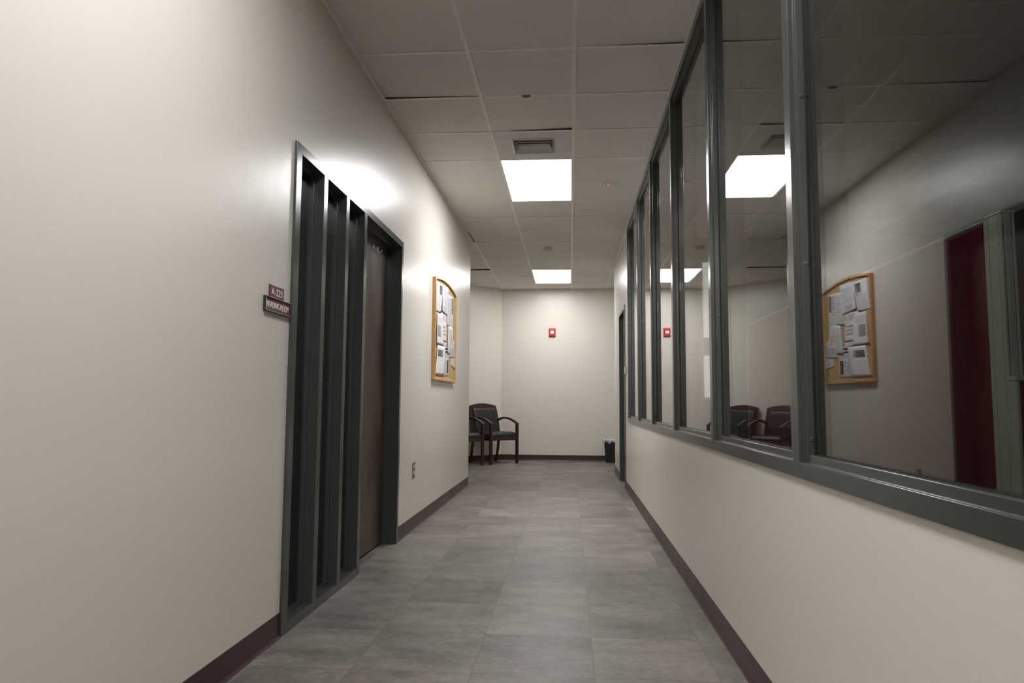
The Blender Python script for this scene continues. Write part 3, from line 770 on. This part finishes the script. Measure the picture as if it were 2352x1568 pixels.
# ------------------------------------------------------------------ chairs
def bez(p0, p1, p2, p3, n=14):
    o = []
    for i in range(n + 1):
        t = i / n; o.append(V(p0) * (1 - t) ** 3 + V(p1) * 3 * t * (1 - t) ** 2 + V(p2) * 3 * t * t * (1 - t) + V(p3) * t ** 3)
    return o
def make_chair(name='waiting_chair'):
    """front faces -Y, origin on the floor at the middle"""
    r = empty(name)
    W, D = .60, .56; hw = W / 2 - .022
    yf, yb = -D / 2 + .02, D / 2 - .06
    wd = .042
    def build(n_, bm, m_, **k): return obj(n_, bm, m_, r, **k)
    for s in (-1, 1):
        # front leg, tapering to the floor, running up to the arm
        bm = B()
        sweep(bm, [(s * hw, yf, 0), (s * hw, yf, .22), (s * hw, yf, .42), (s * hw, yf, .655)], .042, wd, side=V((1, 0, 0)), taper=(.80, .95, 1.05, 1.0))
        build('front_leg', bm, M['mahog'], bevel=.003)
        # rear leg sweeps back at foot and goes on as the back post
        bm = B()
        pts = bez((s * hw, yb + .075, 0), (s * hw, yb + .03, .16), (s * hw, yb, .30), (s * hw, yb, .44), 10) + bez((s * hw, yb, .44), (s * (hw - .004), yb, .60), (s * (hw - .006), yb + .05, .78), (s * (hw - .010), yb + .105, .945), 12)[1:]
        sweep(bm, pts, .034, .040, side=V((1, 0, 0)), taper=[.75 + .3 * min(1, i / 8) for i in range(9)] + [1.05 - .025 * i for i in range(len(pts) - 9)])
        build('rear_leg', bm, M['mahog'], bevel=.003)
        # bowed armrest
        bm = B()
        pts = bez((s * (hw - .004), yb + .018, .700), (s * hw, yb - .11, .765), (s * hw, yf + .20, .770), (s * hw, yf - .012, .652), 18)
        sweep(bm, pts, .046, .030, side=V((1, 0, 0)), taper=[1.0] * len(pts))
        build('armrest', bm, M['mahog'], bevel=.003)
    bm = B(); box(bm, -hw + .012, hw - .012, yf - .014, yf + .014, .385, .452); box(bm, -hw + .012, hw - .012, yb - .012, yb + .012, .385, .452)
    for s in (-1, 1): box(bm, s * hw - .012, s * hw + .012, yf + .01, yb - .01, .385, .452)
    build('seat_rail', bm, M['mahog'], bevel=.003)
    # seat cushion
    bm = B(); n = 22
    gx = [-1 + 2 * i / n for i in range(n + 1)]
    def cushion(bm, f):
        top = [[bm.verts.new(f(u, v, 1)) for u in gx] for v in gx]; bot = [[bm.verts.new(f(u, v, 0)) for u in gx] for v in gx]
        for j in range(n):
            for i in range(n):
                bm.faces.new((top[j][i], top[j][i + 1], top[j + 1][i + 1], top[j + 1][i])); bm.faces.new((bot[j][i], bot[j + 1][i], bot[j + 1][i + 1], bot[j][i + 1]))
        for i in range(n):
            for A_, B_ in (((0, i), (0, i + 1)), ((n, i + 1), (n, i)), ((i + 1, 0), (i, 0)), ((i, n), (i + 1, n))):
                bm.faces.new((top[A_[0]][A_[1]], bot[A_[0]][A_[1]], bot[B_[0]][B_[1]], top[B_[0]][B_[1]]))
    def pill(u): return (1 - abs(u) ** 14) ** .5 if abs(u) < 1 else 0
    cw = hw - .020; yc, ch = (yf + yb) / 2 - .004, (yb - yf) / 2 + .012
    cushion(bm, lambda u, v, t: (u * cw, yc + v * ch, .452 + (.016 + .052 * pill(u) * pill(v) + .008 * (v + 1) / 2 if t else 0)))
    build('seat', bm, M['leather'], smooth=True)
    # back: arched top rail, bottom rail, upholstered panel
    def backpt(x, h, off=0.0):
        # h = 0..1 from .47 to .935 along the reclining posts
        t = (h * .495) / .495
        P = bez((0, yb, .44), (0, yb, .60), (0, yb + .05, .78), (0, yb + .105, .935), 40)
        k = min(40, max(0, int(round(t * 40)))); q = P[k]
        return V((x, q.y - off, q.z))
    bm = B(); m_ = 16
    top = backpt(0, 1)
    X = [-(hw - .010) - .017 + (2 * (hw - .010) + .034) * i / m_ for i in range(m_ + 1)]
    fr, bk = [], []
    for x in X:
        u = x / (hw - .005); zt = .948 + .040 * (1 - u * u); yy = yb + .105
        fr.append((x, zt, .878)); 
    lo_f = [bm.verts.new((x, backpt(0, .93).y - .017, .905)) for x in X]; hi_f = [bm.verts.new((x, yb + .090 + (zt - .935) * .3, zt)) for x, zt, _ in fr]
    lo_b = [bm.verts.new((x, backpt(0, .93).y + .015, .905)) for x in X]; hi_b = [bm.verts.new((x, yb + .122 + (zt - .935) * .3, zt)) for x, zt, _ in fr]
    for i in range(m_):
        bm.faces.new((lo_f[i], lo_f[i + 1], hi_f[i + 1], hi_f[i])); bm.faces.new((lo_b[i], hi_b[i], hi_b[i + 1], lo_b[i + 1]))
        bm.faces.new((hi_f[i], hi_f[i + 1], hi_b[i + 1], hi_b[i])); bm.faces.new((lo_f[i], lo_b[i], lo_b[i + 1], lo_f[i + 1]))
    bm.faces.new((lo_f[0], hi_f[0], hi_b[0], lo_b[0])); bm.faces.new((lo_f[-1], lo_b[-1], hi_b[-1], hi_f[-1]))
    build('top_rail', bm, M['mahog'], bevel=.003)
    bm = B(); bw = hw - .016
    PB = bez((0, yb, .44), (0, yb, .60), (0, yb + .05, .78), (0, yb + .105, .935), 60)
    def bf(u, v, t):
        h = .02 + (v + 1) / 2 * .90; q = PB[int(round(h * 60))]
        k = pill(u) * pill(v)
        return (u * (bw - .012 * (v + 1) / 2), q.y + (.016 if not t else -.012 - .034 * k - .010 * (1 - v * v) * (1 if v < 0 else .4)), .452 + .462 * (v + 1) / 2)
    cushion(bm, bf)
    build('backrest', bm, M['leather'], smooth=True)
    return r
def copy_tree(o, parent=None):
    c = o.copy(); C.objects.link(c)
    if parent is not None: c.parent = parent; c.matrix_parent_inverse = Matrix.Identity(4)
    for ch in list(o.children): copy_tree(ch, c)
    return c
def chair_at(o, t, off, label, group='waiting chairs in the alcove'):
    # t = distance along the diagonal wall from the corner, off = distance of the chair's middle from that wall
    p = P0 + DD * t + ND * off
    o.location = (p.x, p.y, 0); o.rotation_euler = (0, 0, math.radians(45))
    tag(o, label, 'chair', group)
ch0 = make_chair()
ch1 = copy_tree(ch0)
chair_at(ch0, .462, .385, 'black leather chair with mahogany arms nearest the corner of the end wall')
chair_at(ch1, 1.190, .385, 'black leather chair with mahogany arms half hidden behind the left wall corner')

# ------------------------------------------------------------------ waste bin
wb = empty('waste_bin', (.72, 12.30, 0)); tag(wb, 'black plastic waste bin with a clear liner at the end wall', 'waste bin')
bx0, by0 = .745, 12.295
def rrect(cx_, cy_, a, b, r, z, n=5):
    p = []
    for sx, sy, a0 in ((1, -1, -90), (1, 1, 0), (-1, 1, 90), (-1, -1, 180)):
        for i in range(n + 1):
            t = math.radians(a0 + 90 * i / n); p.append((cx_ + sx * (a - r) + r * math.cos(t), cy_ + sy * (b - r) + r * math.sin(t), z))
    return p
def loft(bm, rings, cap0=True, cap1=False):
    R_ = [[bm.verts.new(p) for p in r] for r in rings]
    for k in range(len(R_) - 1):
        n = len(R_[k])
        for i in range(n): bm.faces.new((R_[k][i], R_[k][(i + 1) % n], R_[k + 1][(i + 1) % n], R_[k + 1][i]))
    if cap0: bm.faces.new(R_[0])
    if cap1: bm.faces.new(R_[-1])
bm = B()
loft(bm, [rrect(bx0, by0, .135, .080, .03, 0), rrect(bx0, by0, .168, .112, .035, .372), rrect(bx0, by0, .176, .120, .036, .374), rrect(bx0, by0, .176, .120, .036, .392), rrect(bx0, by0, .166, .110, .034, .392), rrect(bx0, by0, .130, .075, .03, .012)], True, True)
obj('bin_body', bm, M['binblack'], wb)
bm = B(); rings = []
prof = [(.162, .105, .30), (.170, .113, .396), (.176, .119, .405), (.183, .127, .398), (.184, .128, .372), (.181, .125, .345)]
for k, (a, b, z) in enumerate(prof):
    rr_ = rrect(bx0, by0, a, b, .036, z); out_ = []
    for i, p in enumerate(rr_):
        w_ = .004 * math.sin(i * 2.1 + k) + .003 * math.sin(i * 5.3 + k * 1.7)
        d = V((p[0] - bx0, p[1] - by0, 0)).normalized(); zz = p[2] + (.007 * math.sin(i * 1.7) if k == len(prof) - 1 else .004 * math.sin(i * 2.6 + k))
        out_.append((p[0] + d.x * (w_ + (.004 if k > 2 else 0)), p[1] + d.y * (w_ + (.004 if k > 2 else 0)), zz))
    rings.append(out_)
loft(bm, rings, False, False)
obj('bin_liner', bm, M['liner'], wb, label='crinkled translucent liner folded over the rim', smooth=True)
bm = B(); kx, ky = .665, by0 - .136
cyl(bm, (kx, ky, .352), (kx, ky - .012, .346), .010, .012, 10)
for dx_, dz_ in ((-.022, -.030), (.020, -.034), (.034, .006)):
    sweep(bm, [(kx, ky - .006, .350), (kx + dx_ * .5, ky - .012, .350 + dz_ * .4), (kx + dx_, ky - .008, .350 + dz_)], .004, .012, side=V((0, 1, 0)))
obj('liner_knot', bm, M['liner'], wb)

# ------------------------------------------------------------------ dark office: partitions, glowing panel, sensor
PX = 1.57
def partition(name, y0, y1, z1, label, posts=('near', 'far')):
    t = empty(name, (PX, (y0 + y1) / 2, 0)); tag(t, label, 'partition', 'office partitions behind the window')
    bm = B(); box(bm, PX - .022, PX + .022, y0 + .02, y1 - .02, .10, z1 - .010); obj('fabric_panel', bm, M['fabric'], t, bevel=.006)
    bm = B(); box(bm, PX - .028, PX + .028, y0 - .004, y1, z1 - .012, z1); obj('top_cap', bm, M['alu'], t, bevel=.003)
    bm = B(); box(bm, PX - .026, PX + .026, y0, y1, .0, .10); obj('kick_rail', bm, M['alu'], t, bevel=.003)
    for w in posts:
        bm = B(); a = y0 if w == 'near' else y1 - .022
        box(bm, PX - .028, PX + .028, a, a + .022, 0, z1 - .002); obj('edge_trim', bm, M['alu'], t, bevel=.003)
    return t
partition('office_partition', 2.720, 4.10, 1.70, 'tall maroon fabric partition with pale trim behind the nearest window panes')
partition('office_partition', 5.05, 6.33, 1.70, 'tall maroon fabric partition farther along behind the window')
cp = empty('partition_post', (PX, 2.67, 0)); tag(cp, 'pale green-grey corner post with vertical grooves at the end of the tall partition', 'post')
bm = B()
box(bm, PX - .030, PX + .014, 2.632, 2.714, 0, 1.694)
for y0, y1 in ((2.632, 2.642), (2.646, 2.700), (2.704, 2.714)): box(bm, PX - .034, PX - .029, y0, y1, 0, 1.694)
for x0, x1 in ((-.032, -.024), (-.019, .004), (.008, .016)): box(bm, PX + x0, PX + x1, 2.627, 2.633, 0, 1.694)
obj('post_body', bm, M['alu'], cp, bevel=.0015)
bm = B(); box(bm, PX - .037, PX + .019, 2.624, 2.718, 1.694, 1.702); obj('post_cap', bm, M['alu'], cp, bevel=.002)
lp = empty('low_partition', (2.2, 2.60, 0)); tag(lp, 'low maroon fabric partition with pale top cap at the right edge', 'partition')
bm = B(); box(bm, PX - .026, 2.85, 2.580, 2.614, .10, 1.090); obj('fabric_panel', bm, M['fabric'], lp, bevel=.006)
bm = B(); box(bm, PX - .042, 2.86, 2.574, 2.620, 1.090, 1.108); obj('top_cap', bm, M['alu'], lp, bevel=.003)
bm = B(); box(bm, PX - .040, PX - .026, 2.576, 2.618, 0, 1.090); obj('edge_trim', bm, M['alu'], lp, bevel=.003)
bm = B(); box(bm, PX - .026, 2.86, 2.578, 2.616, 0, .10); obj('kick_rail', bm, M['alu'], lp, bevel=.003)
# pale panels on the office end wall, glow added, window form assumed
t = empty('glowing_panel', (1.79, 8.6, 1.08)); tag(t, 'narrow framed panel with two panes given a glow on the far office wall', 'window')
bm = B()
for q in ((1.555, 1.585, 1.05, 2.73), (1.950, 1.980, 1.05, 2.73)): box(bm, q[0], q[1], 8.575, 8.603, q[2], q[3])
for z0, z1 in ((1.05, 1.08), (1.575, 1.79), (2.70, 2.73)): box(bm, 1.585, 1.950, 8.575, 8.603, z0, z1)
obj('window_frame', bm, M['whiteplastic'], t, bevel=.002)
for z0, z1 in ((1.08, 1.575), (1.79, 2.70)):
    bm = B(); box(bm, 1.585, 1.950, 8.588, 8.596, z0, z1); obj('glow_pane', bm, M['glowpane'], t)
s2 = empty('office_motion_sensor', (2.07, 8.26, ZC)); tag(s2, 'ceiling sensor with a tiny red light in the dark office', 'sensor')
bm = B(); box(bm, 2.0, 2.13, 8.22, 8.29, ZC - .018, ZC); obj('housing', bm, M['detgrey'], s2, bevel=.004)
bm = B(); box(bm, 2.012, 2.032, 8.2175, 8.2200, ZC - .012, ZC - .004); obj('indicator_lamp', bm, M['led'], s2, label='glowing red indicator')
sk = empty('sprinkler_head', (2.47, 5.55, ZC)); tag(sk, 'small white sprinkler head on the dark office ceiling', 'sprinkler')
bm = B(); lathe(bm, [(.030, 0), (.030, .004), (.018, .008), (.017, .040)], (2.47, 5.55, ZC), 'z', 20, -1); obj('escutcheon', bm, M['whiteplastic'], sk)
bm = B(); lathe(bm, [(.015, .038), (.013, .078), (.026, .080), (.026, .085)], (2.47, 5.55, ZC), 'z', 20, -1); obj('deflector', bm, M['whiteplastic'], sk)

for o in bpy.data.objects:
    if '_w' in o: del o['_w']

# ------------------------------------------------------------------ camera
pi_, ya, ro = .0859, .0819, .0067
cy, sy, cp_, sp_, cr, sr = math.cos(ya), math.sin(ya), math.cos(pi_), math.sin(pi_), math.cos(ro), math.sin(ro)
Bm = Matrix(((1, 0, 0), (0, 0, -1), (0, 1, 0)))
Ry = Matrix(((cy, 0, sy), (0, 1, 0), (-sy, 0, cy)))
Rp = Matrix(((1, 0, 0), (0, cp_, sp_), (0, -sp_, cp_)))
Rr = Matrix(((cr, -sr, 0), (sr, cr, 0), (0, 0, 1)))
R = Rr @ Rp @ Ry @ Bm
cam = bpy.data.cameras.new('camera'); co = bpy.data.objects.new('camera', cam); C.objects.link(co)
cam.sensor_fit = 'HORIZONTAL'; cam.sensor_width = 36.0; cam.lens = 1627.863 * 36 / 2352; cam.clip_start = .02; cam.clip_end = 100
rot = Matrix((R[0], -R[1], -R[2])).transposed()
m4 = rot.to_4x4(); m4.translation = V((0, 0, 1.0042)); co.matrix_world = m4
bpy.context.scene.camera = co

w = bpy.data.worlds.new('world'); bpy.context.scene.world = w; w.use_nodes = True
w.node_tree.nodes['Background'].inputs[0].default_value = (.02, .02, .02, 1); w.node_tree.nodes['Background'].inputs[1].default_value = .2

vs = bpy.context.scene.view_settings
vs.view_transform = 'Standard'; vs.look = 'None'; vs.gamma = 1; vs.use_curve_mapping = False; vs.exposure = 0.33
bpy.context.scene.cycles.max_bounces = 12
bpy.context.scene.cycles.diffuse_bounces = 8
bpy.context.scene.cycles.transparent_max_bounces = 16
